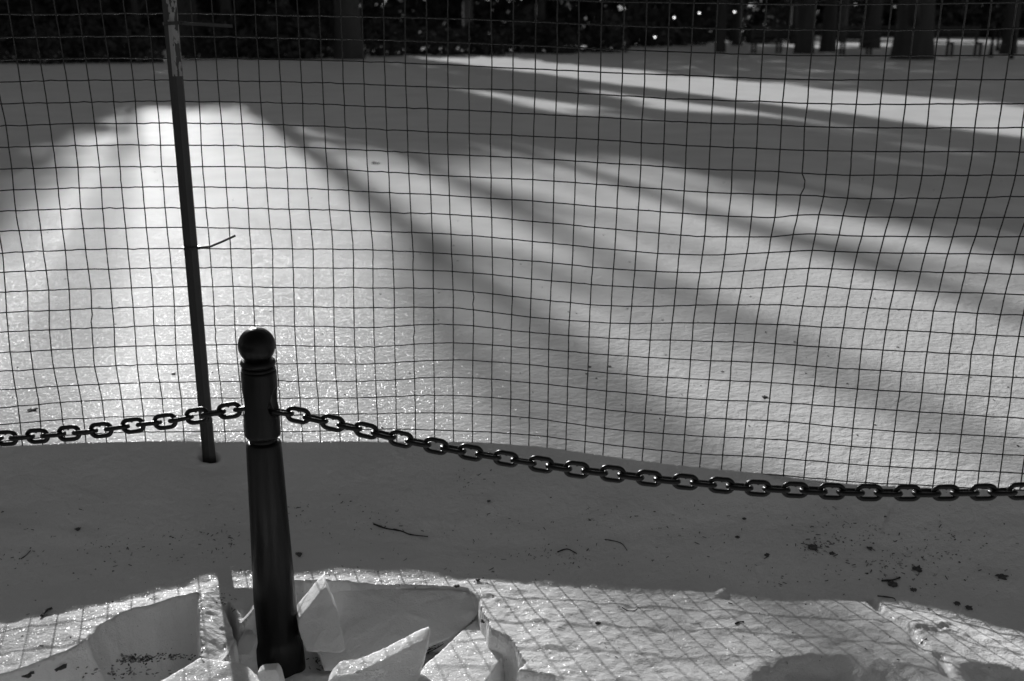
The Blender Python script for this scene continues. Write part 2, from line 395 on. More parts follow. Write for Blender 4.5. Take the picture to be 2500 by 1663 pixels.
CZ = {33:(1752.6,'83@0,72@200,66@310,62@420,55@530,48@634,40@740,30@830,18@911,8@990,-2@1070,-12@1152,-20@1240,-28@1333,-35@1425,-42@1520'),
34:(1811,'196@0,190@90,183@200,178@310,172@423,167@530,155@640,146@740,137@830,125@910,112@990,98@1068,88@1152,78@1240,70@1330,60@1425,50@1520'),
35:(1871.4,'308@0,302@97,296@205,290@315,283@428,275@533,266@640,253@745,242@828,228@908,215@990,200@1070,186@1155,178@1240,170@1335,162@1428,152@1520'),
36:(1932,'424@0,415@100,408@210,402@322,394@430,385@540,376@648,360@743,345@818,330@900,318@982,303@1068,288@1155,278@1245,267@1340,258@1432,248@1528'),
37:(1993.4,'541@0,533@103,520@213,515@326,508@438,499@540,485@637,465@728,450@808,435@892,420@977,405@1070,390@1160,380@1250,370@1345,360@1440,350@1530'),
38:(2055,'657@0,648@105,638@217,630@330,620@441,611@550,608@595,588@633,573@725,556@808,541@892,526@980,510@1073,494@1163,484@1252,475@1350,464@1443,454@1537'),
39:(2116,'775@0,767@106,755@218,745@333,737@447,724@557,703@643,684@733,665@815,648@897,632@985,614@1077,600@1170,588@1262,576@1357,566@1450,556@1540'),
40:(2178,'893@0,882@107,870@222,860@337,850@450,836@562,813@648,793@740,771@817,752@900,737@990,720@1082,705@1175,690@1272,680@1363,668@1460,660@1550'),
41:(2239.4,'1012@0,1000@108,987@222,977@340,965@453,949@558,925@650,902@740,881@817,859@903,842@993,823@1083,806@1180,794@1277,782@1373,772@1467,762@1560'),
42:(2301,'1130@0,1117@108,1105@222,1092@340,1081@452,1060@555,1036@650,1010@738,988@817,966@907,946@995,926@1088,911@1184,896@1280,882@1380,872@1473'),
43:(2362,'1247@0,1232@107,1220@222,1207@338,1192@450,1167@552,1142@648,1117@740,1095@820,1073@912,1053@1000,1035@1040,1031@1090,1013@1190,1000@1283,986@1380,975@1475'),
44:(2423,'1363@0,1348@106,1333@222,1322@337,1303@450,1278@550,1253@648,1228@740,1204@827,1182@915,1160@1008,1146@1045,1137@1098,1121@1195,1105@1290,1093@1387,1082@1485'),
45:(2485,'1478@0,1463@106,1448@220,1436@337,1416@448,1390@550,1363@648,1338@740,1309@824,1288@918,1267@1008,1255@1060,1242@1100,1227@1198,1213@1297,1202@1395,1190@1490'),
46:(2547,'1595@0,1578@106,1560@220,1548@335,1528@447,1503@550,1475@645,1447@738,1420@825,1397@920,1373@1010,1347@1105,1335@1205,1317@1303,1307@1402,1295@1500'),
47:(2610,'1711@0,1692@106,1672@220,1660@335,1640@447,1612@550,1583@645,1550@736,1525@825,1505@920,1480@1015,1458@1110,1440@1212,1422@1310,1412@1407,1402@1505'),
48:(2670,'1826@0,1806@106,1785@220,1772@335,1750@447,1720@550,1690@645,1655@736,1633@825,1612@920,1588@1015,1565@1120,1545@1215,1528@1318,1515@1412,1505@1510')}
cols = {}
for c, v in CT.items(): cols[c] = (list(CYK), list(v))
for c, (x0, s_) in CZ.items():
    yy = [0]; xx = [x0]
    for q in s_.split(','):
        a, b = q.split('@'); yy.append(200 + float(b) / 1.96); xx.append(1700 + float(a) / 1.96)
    cols[c] = (yy, xx)
def col_x(c, y):
    yy, xx = cols[c]
    if y > yy[-1]: return xx[-1] + (y - yy[-1]) * (xx[-1] - xx[-4]) / (yy[-1] - yy[-4])
    if y < yy[0]: return xx[0] + (y - yy[0]) * (xx[1] - xx[0]) / (yy[1] - yy[0])
    return float(np.interp(y, yy, xx))
RYa = np.array(RY)
RYa = np.concatenate([RYa, RYa[:, -1:] + 42, RYa[:, -1:] + 84, RYa[:, -1:] + 126], 1)
def row_y(r, x):
    if x < 0: return RYa[0, r] + x * (RYa[1, r] - RYa[0, r]) / 200
    if x > 2500: return RYa[-1, r] + (x - 2500) * (RYa[-1, r] - RYa[-2, r]) / 400
    # smooth (Catmull-like) interpolation
    i = min(max(np.searchsorted(RX, x) - 1, 0), len(RX) - 2)
    x0, x1 = RX[i], RX[i + 1]; h = x1 - x0; t = (x - x0) / h
    d = lambda j: (RYa[min(j + 1, 12), r] - RYa[max(j - 1, 0), r]) / (RX[min(j + 1, 12)] - RX[max(j - 1, 0)])
    a, b = RYa[i, r], RYa[i + 1, r]; ma, mb = d(i) * h, d(i + 1) * h
    return (2*t**3-3*t**2+1)*a + (t**3-2*t**2+t)*ma + (-2*t**3+3*t**2)*b + (t**3-t**2)*mb
R0, R1, C0, C1 = 0, 25, -1, 48
N = np.zeros((R1 - R0 + 1, C1 - C0 + 1, 3))
for r in range(R0, R1 + 1):
    for c in range(C0, C1 + 1):
        x = col_x(c, 500)
        for _ in range(5): y = row_y(r, x); x = col_x(c, y)
        N[r - R0, c - C0] = on_fence(x, y)
N[:, :, :] += nrs.normal(0, .0003, N.shape)
def ext(A, n, axis, end):
    for _ in range(n):
        A = np.moveaxis(A, axis, 0)
        if end: k = np.concatenate([A, A[-1:] + (A[-1:] - A[-4:-3]) / 3])
        else: k = np.concatenate([A[:1] + (A[:1] - A[3:4]) / 3, A])
        A = np.moveaxis(k, 0, axis)
    return A
N = ext(N, 3, 0, False); N = ext(N, 28, 1, False); N = ext(N, 28, 1, True)
N[:, :, 1] = fence_d(N[:, :, 0])
r_off, c_off = 3, 29
WR = .00155
def cat(pts, k=4):
    pts = np.array(pts); out = []
    pp = np.concatenate([pts[:1] * 2 - pts[1:2], pts, pts[-1:] * 2 - pts[-2:-1]])
    for i in range(1, len(pp) - 2):
        p0, p1, p2, p3 = pp[i - 1], pp[i], pp[i + 1], pp[i + 2]
        for j in range(k):
            t = j / k
            out.append(.5 * ((2 * p1) + (-p0 + p2) * t + (2 * p0 - 5 * p1 + 4 * p2 - p3) * t * t + (-p0 + 3 * p1 - 3 * p2 + p3) * t ** 3))
    out.append(pp[-2]); return np.array(out)
fence = thing('wire_fence', (0, 2.66, -1.1), 'square welded wire fence on a steel stake, sunk in the snow bank behind the chain', 'wire fence')
mb = MB(); nr_, nc_ = N.shape[:2]
for i in range(nr_):
    q = cat(N[i], 3); q[:, 1] -= WR * .9
    q[:, 2] += nrs.normal(0, .00028, len(q)) + np.where(q[:, 0] < -.2, nrs.normal(0, .00045, len(q)), 0); q[:, 1] += nrs.normal(0, .0004, len(q))
    mb.tube(q, WR, 6, False)
for j in range(nc_):
    q = cat(N[:, j], 3); q[:, 1] += WR * .9
    if j - c_off == 37:
        a = (7 + r_off) * 3; q[a + 1, 0] += .0075; q[a + 2, 0] += .0065
    if j - c_off in (3, 9, 19, 22): a = (13 + (j % 5) + r_off) * 3; q[a + 1, 0] += .0018; q[a + 2, 0] -= .0012
    q[:, 0] += nrs.normal(0, .00022, len(q))
    mb.tube(q, WR, 6, False)
FO = (0, 2.66, -1.1)
obj('wire_mesh', mb.v, mb.f, M_wire, fence, FO, smooth=True)

# stake: folded steel channel, dark below, flaking pale paint on top
PX0, PY0 = POLE_XY; HW = .0158
prof = [(-HW, .004), (-HW, -.004), (-.005, -.010), (.004, -.011), (HW, -.004), (HW, .004), (HW - .003, .005), (.004, -.006), (-.004, -.006), (-HW + .003, .005)]
v = []; zz = [-1.19, -1.17, -1.12] + list(np.linspace(-1.05, .22, 40))
for z in zz:
    s = .25 if z == zz[0] else (.62 if z == zz[1] else 1)
    for a, b in prof: v.append((PX0 + a * s + (0.006 if s < 1 else 0) * (1 - s), PY0 + b * s, z))
n = len(prof); f = [(i * n + k, i * n + (k + 1) % n, (i + 1) * n + (k + 1) % n, (i + 1) * n + k) for i in range(len(zz) - 1) for k in range(n)]
f += [tuple(range(n - 1, -1, -1)), tuple((len(zz) - 1) * n + k for k in range(n))]
mst, t, o = nodes('stake_paint')
b = t.nodes.new('ShaderNodeBsdfPrincipled'); t.links.new(b.outputs[0], o.inputs[0]); b.inputs['Roughness'].default_value = .45
geo = t.nodes.new('ShaderNodeNewGeometry'); sx = t.nodes.new('ShaderNodeSeparateXYZ'); t.links.new(geo.outputs['Position'], sx.inputs[0])
gt = t.nodes.new('ShaderNodeMath'); gt.operation = 'GREATER_THAN'; gt.inputs[1].default_value = -.1205; t.links.new(sx.outputs[2], gt.inputs[0])
gx_ = t.nodes.new('ShaderNodeMath'); gx_.operation = 'GREATER_THAN'; gx_.inputs[1].default_value = PX0 - .0045; t.links.new(sx.outputs[0], gx_.inputs[0])
nz = t.nodes.new('ShaderNodeTexNoise'); nz.inputs['Scale'].default_value = 45; nz.inputs['Detail'].default_value = 8
mpp = t.nodes.new('ShaderNodeMapping'); mpp.inputs['Scale'].default_value = (1.8, 1.8, .55); t.links.new(geo.outputs['Position'], mpp.inputs[0]); t.links.new(mpp.outputs[0], nz.inputs['Vector'])
g2 = t.nodes.new('ShaderNodeMath'); g2.operation = 'GREATER_THAN'; g2.inputs[1].default_value = .47; t.links.new(nz.outputs[0], g2.inputs[0])
m1 = t.nodes.new('ShaderNodeMath'); m1.operation = 'MULTIPLY'; t.links.new(gt.outputs[0], m1.inputs[0]); t.links.new(gx_.outputs[0], m1.inputs[1])
m2 = t.nodes.new('ShaderNodeMath'); m2.operation = 'MULTIPLY'; t.links.new(m1.outputs[0], m2.inputs[0]); t.links.new(g2.outputs[0], m2.inputs[1])
mr = t.nodes.new('ShaderNodeMapRange'); mr.inputs[3].default_value = .03; mr.inputs[4].default_value = .26
t.links.new(m2.outputs[0], mr.inputs[0]); t.links.new(mr.outputs[0], b.inputs['Base Color'])
so_ = obj('stake', v, f, mst, fence, FO)
so_['label'] = 'dark folded steel stake with flaking pale paint at its top'
# two cable ties
def tie(z, tailpts, wide):
    mb = MB(); pts = []
    for k in range(17):
        a = 2 * math.pi * k / 16; pts.append((PX0 + .001 + .0195 * math.cos(a), PY0 + .0155 * math.sin(a), z + .001 * math.cos(a)))
    for i in range(16):
        a, b_ = Vector(pts[i]), Vector(pts[i + 1]); mb.box((a + b_) / 2, ((b_ - a).length * 1.15, .0014, wide), Matrix.Rotation(math.atan2(b_.y - a.y, b_.x - a.x), 3, 'Z'))
    mb.box(tailpts[0], (.007, .006, wide * 1.5))
    tp = [Vector(q) for q in tailpts]
    for a, b_ in zip(tp[:-1], tp[1:]):
        d = b_ - a; mb.box((a + b_) / 2, (d.length, .0016, wide), d.to_track_quat('X', 'Z').to_matrix())
    return obj('cable_tie', mb.v, mb.f, M_tie, fence, FO)
q0 = np.array(on_fence(447, 57)); q1 = np.array(on_fence(510, 60)); q2 = np.array(on_fence(573, 64))
for q in (q0, q1, q2): q[1] -= .02
tie(q0[2], [q0, q1, q2], .0075)
q0 = np.array(on_fence(516, 600)); q1 = np.array(on_fence(545, 588)); q2 = np.array(on_fence(578, 573)); qa = np.array(on_fence(488, 597))
for q in (q0, q1, q2, qa): q[1] -= .012
tie(qa[2], [(PX0 + .0195, PY0, qa[2]), q0, q1, q2], .0052)

# ---------------------------------------------------------------- bollard
BX, BY = -.508, 2.035
def bz(y): return -BY * math.tan(P + math.atan((y - CY) / F))
def bd(y, w):
    z = bz(y); return w / F * (BY * cp - z * sp) / 2
bol = thing('bollard', (BX, BY, -1.40), 'black cast iron bollard with a ball finial, standing in broken snow and holding the chain', 'bollard')
BO = (BX, BY, -1.40)
def lathe(name, prof, carve=None, nseg=72, mat=M_iron):
    v = []; f = []
    for z, r in prof:
        for k in range(nseg):
            a = 2 * math.pi * k / nseg; rr = r
            dx, dy = math.cos(a), math.sin(a)
            if carve:
                for (cx_, cy_, cz_, s_) in carve:
                    bq = dx * cx_ + dy * cy_; cc = cx_ ** 2 + cy_ ** 2 + (z - cz_) ** 2 - s_ ** 2; dsc = bq * bq - cc
                    if dsc > 0 and bq > 0: rr = min(rr, max(bq - math.sqrt(dsc), .013))
            v.append((BX + dx * rr, BY + dy * rr, z))
    m = len(prof)
    for i in range(m - 1):
        for k in range(nseg): f.append((i * nseg + k, i * nseg + (k + 1) % nseg, (i + 1) * nseg + (k + 1) % nseg, (i + 1) * nseg + k))
    f.append(tuple(range(nseg - 1, -1, -1))); f.append(tuple((m - 1) * nseg + k for k in range(nseg)))
    o = obj(name, v, f, mat, bol, BO, smooth=True)
    return o
zc = bz(843.5); rb = bd(843.5, 90.5)
lathe('ball_finial', [(zc - rb * math.cos(math.pi * (i / 36) * .86 + .0) * -1 if False else zc + rb * math.cos(math.pi * (1 - i / 36) * .84), max(rb * math.sin(math.pi * (1 - i / 36) * .84), .0004)) for i in range(37)])
def arc(y0, y1, w0, w1, n=10):   # a ring bulging from w0 to w1
    return [(bz(y0) + (bz(y1) - bz(y0)) * i / n, bd(y0, w0) + (bd(y0, w1) - bd(y0, w0)) * math.sin(math.pi * i / n) ** .6) for i in range(n + 1)]
neck = [(bz(906), bd(906, 72))] + arc(905, 895, 76, 83, 6) + arc(895, 877, 72, 86, 12) + [(bz(876), bd(876, 60)), (bz(868), bd(868, 56))]
lathe('neck_ring', neck)
hs = []
yb, yt = 1066.0, 903.0
hs += [(bz(yb), bd(yb, 66)), (bz(yb) + .001, bd(yb, 78)), (bz(yb) + .004, bd(yb, 84.0))]
for i in range(50): 
    y = 1056 + (911 - 1056) * i / 49; hs.append((bz(y), bd(y, 86.5)))
hs += [(bz(906), bd(906, 85)), (bz(904), bd(904, 80)), (bz(903), bd(903, 60))]
zs = bz(985)
lathe('chain_head', hs, carve=[(.066, -.006, zs + .006, .045), (.036, -.016, zs - .002, .019), (-.068, -.004, zs + .004, .0445)], nseg=144)
lathe('neck_band', [(bz(1084), bd(1084, 68)), (bz(1062), bd(1062, 68))])
sh = [(bz(1700), bd(1700, 128)), (bz(1640), bd(1640, 125)), (bz(1585), bd(1585, 121)), (bz(1566), bd(1566, 117)), (bz(1560), bd(1560, 112)), (bz(1552), bd(1552, 106)), (bz(1545), bd(1545, 104.5))]
for y, w in ((1500, 103), (1450, 101), (1406, 99), (1350, 96.5), (1300, 94), (1250, 91.5), (1200, 90), (1150, 88), (1100, 86), (1090, 85.5), (1082, 84), (1078, 80), (1077, 68)): sh.append((bz(y), bd(y, w)))
sh = [(z, r) for z, r in sh]; sh.insert(0, (-1.43, bd(1700, 130)))
lathe('shaft', sh)

# ---------------------------------------------------------------- chains
LN, LW, LD = .0545, .0356, .0095
def link_mesh():
    n, m = 44, 12; v = []; f = []
    a = LN / 2 - LD / 2; b = LW / 2 - LD / 2; s = a - b
    for i in range(n):
        th = 2 * math.pi * i / n; cx_ = s if math.cos(th) > 0 else -s
        p = Vector((cx_ + b * math.cos(th), 0, b * math.sin(th)))
        if abs(math.cos(th)) < 1e-6: p.x = 0
        nrm = Vector((math.cos(th), 0, math.sin(th)))
        rr = LD / 2 * (1.0 + (.0 if True else 0))
        bump = math.exp(-((p.x) / .0022) ** 2) * (1 if p.z > 0 else 0)
        for k in range(m):
            ph = 2 * math.pi * k / m; inw = max(0, -math.cos(ph)) ** 3
            v.append(p + nrm * math.cos(ph) * (rr + bump * inw * .0022) + Vector((0, 1, 0)) * math.sin(ph) * rr)
    # extra rings on the straight sides come from the jump between the two arcs
    for i in range(n):
        for k in range(m): f.append((i * m + k, i * m + (k + 1) % m, ((i + 1) % n) * m + (k + 1) % m, ((i + 1) % n) * m + k))
    me = mesh('link', v, f, True); me.materials.append(M_chain); return me
def link_mesh2():
    m = 14; pts = []
    b = LW / 2 - LD / 2; s = LN / 2 - LD / 2 - b
    for i in range(13): th = -math.pi / 2 + math.pi * i / 12; pts.append((s + b * math.cos(th), b * math.sin(th), math.cos(th), math.sin(th)))
    for x in np.linspace(s, -s, 9)[1:-1]: pts.append((x, b, 0, 1))
    for i in range(13): th = math.pi / 2 + math.pi * i / 12; pts.append((-s + b * math.cos(th), b * math.sin(th), math.cos(th), math.sin(th)))
    for x in np.linspace(-s, s, 5)[1:-1]: pts.append((x, -b, 0, -1))
    v = []; f = []; n = len(pts)
    for x, z, nx_, nz_ in pts:
        bump = math.exp(-(x / .0016) ** 2) * (1 if z > 0 else 0)
        for k in range(m):
            ph = 2 * math.pi * k / m; inw = max(0, -math.cos(ph)) ** 2
            q = LD / 2 * math.cos(ph) - bump * inw * .0022
            v.append((x + nx_ * q, LD / 2 * math.sin(ph), z + nz_ * q))
    for i in range(n):
        for k in range(m): f.append((i * m + k, i * m + (k + 1) % m, ((i + 1) % n) * m + (k + 1) % m, ((i + 1) % n) * m + k))
    me = mesh('link', v, f, True); me.materials.append(M_chain); return me
LM = link_mesh2()
PITCH = LN - 2 * LD + .0002
def at_depth(x, y, Z):
    r = ray(x, y); return Vector((r[0] * Z, r[1] * Z, r[2] * Z))
def chain(path, label):
    """links lying across the eye line sit at the path points, the others half way between"""
    dense = cat(path, 24); seg = np.linalg.norm(np.diff(dense, axis=0), axis=1); L = np.concatenate([[0], np.cumsum(seg)])
    P_ = lambda s: Vector([float(np.interp(s, L, dense[:, k])) for k in range(3)])
    base = P_(0); root = thing('chain', base, label, 'chain')
    cpt = [L[24 * k] for k in range(1, len(path))]; S_ = [(max(cpt[0] - PITCH, .001), 1)]
    print('spacing', [round(b - a, 4) for a, b in zip(cpt, cpt[1:])][:22], 2 * PITCH)
    for a, b in zip(cpt[:-1], cpt[1:]): S_ += [(a, 0), ((a + b) / 2, 1)]
    for s, flat in S_:
        c = P_(s); d = (P_(s + PITCH / 2) - P_(max(s - PITCH / 2, 0))).normalized()
        yv = Vector((0, 0, 1)).cross(d).normalized(); zv = d.cross(yv)
        if d.x < 0: d, yv = -d, -yv
        M3 = Matrix((d, yv, zv)).transposed()
        roll = math.radians(FLAT + rnd.uniform(-5, 5)) if flat else math.radians(rnd.uniform(-7, 7))
        M3 = M3 @ Matrix.Rotation(roll, 3, 'X')
        o = bpy.data.objects.new('link', LM); C.objects.link(o); o.parent = root
        o.matrix_local = Matrix.Translation(c - base) @ M3.to_4x4()
    return root
FLAT = 78
ZB = 2.165
cl = [(560, 1002.5), (481, 1015.4), (403, 1029), (324.8, 1039), (246.8, 1050), (168.7, 1057.8), (91.6, 1064.6), (15.3, 1069.7)]
pathL = [at_depth(618, 994, ZB)]
for x, y in cl: pathL.append(at_depth(x, y, ZB + .15 * ((600 - x) / F * 2.2)))
for k in range(1, 12): pathL.append(pathL[8] + (pathL[8] - pathL[7]) * k + Vector((0, 0, .0028 * k * k)))
cr = [(727.8, 1013.7), (812, 1032.8), (894, 1051), (978.8, 1072), (1063.6, 1089), (1148.8, 1105), (1235, 1120), (1321, 1134), (1407.8, 1146.7), (1495.7, 1157), (1584, 1167.8), (1673, 1176.6), (1761, 1185), (1850, 1191.9), (1941, 1196), (2031, 1200), (2122, 1202.7), (2215, 1203.8), (2309, 1203.4), (2401, 1202), (2494, 1199.5)]
pathR = [at_depth(652, 1001, ZB - .005)]
for x, y in cr: pathR.append(at_depth(x, y, ZB - .1 * ((x - 652) / F * 2.1)))
for k in range(1, 14): pathR.append(pathR[21] + (pathR[21] - pathR[20]) * k + Vector((0, 0, .0022 * k * k)))
chain(pathL, 'black iron chain running left from the bollard across the stake')
chain(pathR, 'black iron chain sagging to the right from the bollard')

# ---------------------------------------------------------------- broken snow slabs
def slab(outline, anchors, back, label, rough=.004, group='broken snow slabs around the bollard', mat=None, sub=5, seed=1):
    """outline in the facing plane (through three anchor points x,y,depth), given real thickness along the vector back"""
    A = [at_depth(*q) for q in anchors]; nrm = (A[1] - A[0]).cross(A[2] - A[0]).normalized()
    pts = []
    for x, y in outline:
        r = Vector(ray(x, y)); tt = A[0].dot(nrm) / r.dot(nrm); pts.append(r * tt)
    back = Vector(back); cen = sum(pts, Vector()) / len(pts)
    # resample the outline, jagged
    R_ = random.Random(seed); ring = []
    for a, b_ in zip(pts, pts[1:] + pts[:1]):
        k = max(1, int((b_ - a).length / .007))
        for i in range(k):
            q = a.lerp(b_, i / k)
            if i: q = q + (q - cen).normalized() * R_.uniform(-.0014, .0014)
            ring.append(q)
    v = []; f = []; n = len(ring)
    fr = [(.0, .0), (.14, 0), (.28, 0), (.42, 0), (.54, 0), (.66, 0), (.76, 0), (.85, 0), (.92, 0), (.97, .0), (.995, .05), (1.0, .18), (1.005, .34), (1.01, .5), (1.005, .66), (1.0, .82), (.98, .95), (.92, 1.0), (.5, 1.0), (0, 1.0)]
    rows = [(s, b) for s, b in fr]
    v.append(cen); idx = [[0] * n]
    for s, b in rows[1:-1]:
        base_i = len(v)
        for q in ring: v.append(cen.lerp(q, s) + back * b)
        idx.append([base_i + k for k in range(n)])
    v.append(cen + back); idx.append([len(v) - 1] * n)
    for i in range(len(idx) - 1):
        for k in range(n):
            a, b_, c_, d = idx[i][k], idx[i][(k + 1) % n], idx[i + 1][(k + 1) % n], idx[i + 1][k]
            f.append((a, c_, d) if i == 0 else ((a, b_, c_) if i == len(idx) - 2 else (a, b_, c_, d)))
    v2 = []
    for p in v:
        h = fbm(np.array([p.x * 30 + seed * 3.1 + p.z * 25]), np.array([p.y * 30 + p.z * 31]), 3)[0]
        h2 = fbm(np.array([p.x * 95 + seed]), np.array([p.y * 95 + p.z * 88]), 2)[0]
        v2.append(p + nrm * (.8 * rough * h + .0007 * h2))
    bz_ = min(q.z for q in v2)
    o = obj('snow_slab', v2, f, mat or M_slab, None, (cen.x, cen.y, bz_), smooth=True)
    bpy.context.view_layer.objects.active = o
    import bmesh
    bm = bmesh.new(); bm.from_mesh(o.data); bmesh.ops.recalc_face_normals(bm, faces=bm.faces); bm.to_mesh(o.data); bm.free()
    return tag(o, label, 'snow slab', group)

slab([(796,1431),(830,1428),(854,1435),(894,1426),(938,1430),(989,1439),(1057,1441),(1101,1440),(1139,1448),(1169,1459),(1178,1490),(1150,1520),(1100,1560),(1000,1600),(888,1632),(790,1640),(760,1560)],
     [(800,1430,2.43),(1160,1455,2.40),(900,1632,2.30)], (0, .045, -.012), 'widest grey snow slab, lying in shade right of the bollard with grit along its foot', .006, seed=3)
slab([(725,1513),(762,1469),(796,1431),(808,1455),(825,1499),(838,1554),(843,1588),(833,1596),(748,1592),(733,1550)],
     [(796,1431,2.31),(748,1592,2.245),(843,1590,2.25)], (-.02, .075, -.01), 'upright pointed snow slab with a bright left edge, just right of the bollard foot', .003, seed=4)
slab([(799,1668),(816,1650),(860,1644),(915,1622),(976,1591),(1022,1566),(1040,1560),(1043,1567),(1039,1601),(1017,1670),(1005,1720),(790,1720)],
     [(799,1663,2.10),(1040,1560,2.16),(1010,1720,2.08)], (.004, .045, .004), 'thin pale wing-shaped snow shard with a long slanting top edge at the bottom of the photo', .003, seed=5)
slab([(1164,1510),(1193,1533),(1237,1560),(1240,1580),(1210,1632),(1180,1670),(1150,1720),(960,1720),(1020,1650),(1037,1620),(1071,1594),(1118,1547)],
     [(1164,1510,2.37),(1040,1625,2.17),(1225,1600,2.21)], (.012, .012, -.06), 'sunlit tilted snow slab with the shadow of the wire mesh across it', .003, seed=6)
slab([(1237,1570),(1258,1582),(1287,1606),(1272,1632),(1262,1670),(1255,1720),(1150,1720),(1195,1665),(1225,1610)],
     [(1240,1572,2.31),(1285,1606,2.29),(1180,1715,2.19)], (.0, .035, -.02), 'shaded snow slab wedged against the right side of the sunlit slab', .004, seed=7)
slab([(574,1597),(582,1568),(594,1552),(608,1552),(621,1575),(614,1592),(604,1600)],
     [(594,1552,2.24),(574,1597,2.20),(621,1580,2.22)], (0, .03, -.005), 'small rounded snow lump touching the left side of the bollard', .003, seed=9)
slab([(372,1672),(430,1640),(487,1606),(540,1612),(597,1620),(628,1645),(650,1690),(560,1730),(380,1730)],
     [(487,1606,2.09),(400,1690,2.0),(640,1680,1.99)], (.0, .01, -.06), 'snow slab with a sunlit triangular top at the bottom left of the bollard', .003, seed=10)
slab([(629,1642),(640,1637),(672,1635),(682,1650),(692,1690),(632,1690)],
     [(640,1637,2.115),(672,1635,2.11),(650,1690,2.10)], (0, .03, -.004), 'small square snow lump in front of the bollard foot', .003, seed=11)
slab([(1850,1676),(1880,1650),(1898,1628),(1912,1624),(1926,1627),(1960,1641),(1995,1648),(2030,1668),(2040,1705),(1850,1720)],
     [(1900,1628,2.09),(2030,1668,2.08),(1900,1715,2.02)], (0, .02, -.01), 'snow slab with a bright broken rim in the hollow at the bottom right', .004, seed=12)
slab([(2296,1668),(2330,1652),(2362,1650),(2366,1668),(2400,1690),(2310,1700)],
     [(2330,1652,2.08),(2362,1650,2.08),(2340,1700,2.03)], (0, .03, -.01), 'small bright snow fragment at the bottom right edge', .003, seed=13)

# ---------------------------------------------------------------- twigs, leaves, litter
def on_ground(pts, lift=.0015): return [Vector(hit(x, y)) + Vector((0, 0, lift)) for x, y in pts]
def twig(pts, rad, label, knots=True):
    q = cat(on_ground(pts, rad), 4); mb = MB()
    rr = [rad * (1 - .45 * i / len(q)) * (1.35 if knots and i % 5 == 2 else 1) for i in range(len(q))]
    mb.tube(q, rr, 6)
    return tag(obj('twig', mb.v, mb.f, M_twig, None, tuple(q[0])), label, 'twig', 'twigs lying on the shaded snow bank')
twig([(912,1281),(942,1292),(978,1298),(1002,1307),(1045,1312)], .0021, 'longest dark knotted twig, lying right of the bollard on the shaded bank')
twig([(1476,1318),(1500,1322),(1519,1329),(1531,1345)], .0011, 'thin hooked twig on the shaded bank below the middle of the chain')
twig([(1361,1349),(1385,1342),(1408,1353)], .0016, 'short bent twig with a thick middle, between the knotted twig and the hooked twig')
twig([(2152,1420),(2180,1418),(2198,1412)], .0022, 'straight thick twig just above the sunlit snow, near the crack at right')
twig([(2142,1456),(2180,1461),(2186,1468)], .0013, 'thin bent twig at the upper end of the crack in the crust')
twig([(102,1507),(112,1495),(128,1488)], .0036, 'stubby dark twig across the edge of the sunlit snow at far left', False)
twig([(1795,1524),(1806,1520),(1817,1520)], .0018, 'short dark twig lying in the sunlit snow under the chain')
twig([(1519,1484),(1532,1491),(1550,1491),(1558,1483)], .0008, 'fine curled twig on the sunlit snow at its middle', False)
twig([(51,1366),(64,1357),(75,1345)], .0012, 'thin straight twig on the shaded snow at far left')
twig([(2248,1572),(2262,1560)], .0012, 'tiny forked twig in the crack of the sunlit crust')
twig([(1041,1590),(1056,1584),(1064,1583)], .0012, 'short twig in the gap between pale shard and widest slab')
twig([(1035,1600),(1080,1575),(1105,1548),(1125,1525)], .0012, 'long thin stem curving along the foot of the widest slab', False)

def leafbit(x, y, size, label, seed, ragged=.5, asp=.45, name='leaf_fragment', group='dead leaf pieces on the snow'):
    R_ = random.Random(seed); c_ = Vector(hit(x, y)) + Vector((0, 0, .002)); ang = R_.uniform(-.5, .5)
    n = 16; top = []; bot = []
    e1 = Vector((math.cos(ang), math.sin(ang), 0)); e2 = Vector((-math.sin(ang), math.cos(ang), .25))
    for k in range(n):
        a = 2 * math.pi * k / n; r = size * (1 - ragged * R_.random())
        p = c_ + e1 * r * math.cos(a) + e2 * r * asp * 1.8 * math.sin(a) + Vector((0, 0, .25 * size * abs(math.cos(a)) * R_.random()))
        top.append(p); bot.append(p - Vector((0, 0, .0012)))
    v = [c_ + Vector((0, 0, .0012)), c_] + top + bot; f = []
    for k in range(n):
        j = (k + 1) % n; f += [(0, 2 + k, 2 + j), (1, 2 + n + j, 2 + n + k), (2 + k, 2 + n + k, 2 + n + j, 2 + j)]
    return tag(obj(name, v, f, M_leaf, None, tuple(c_)), label, 'leaf piece', group)
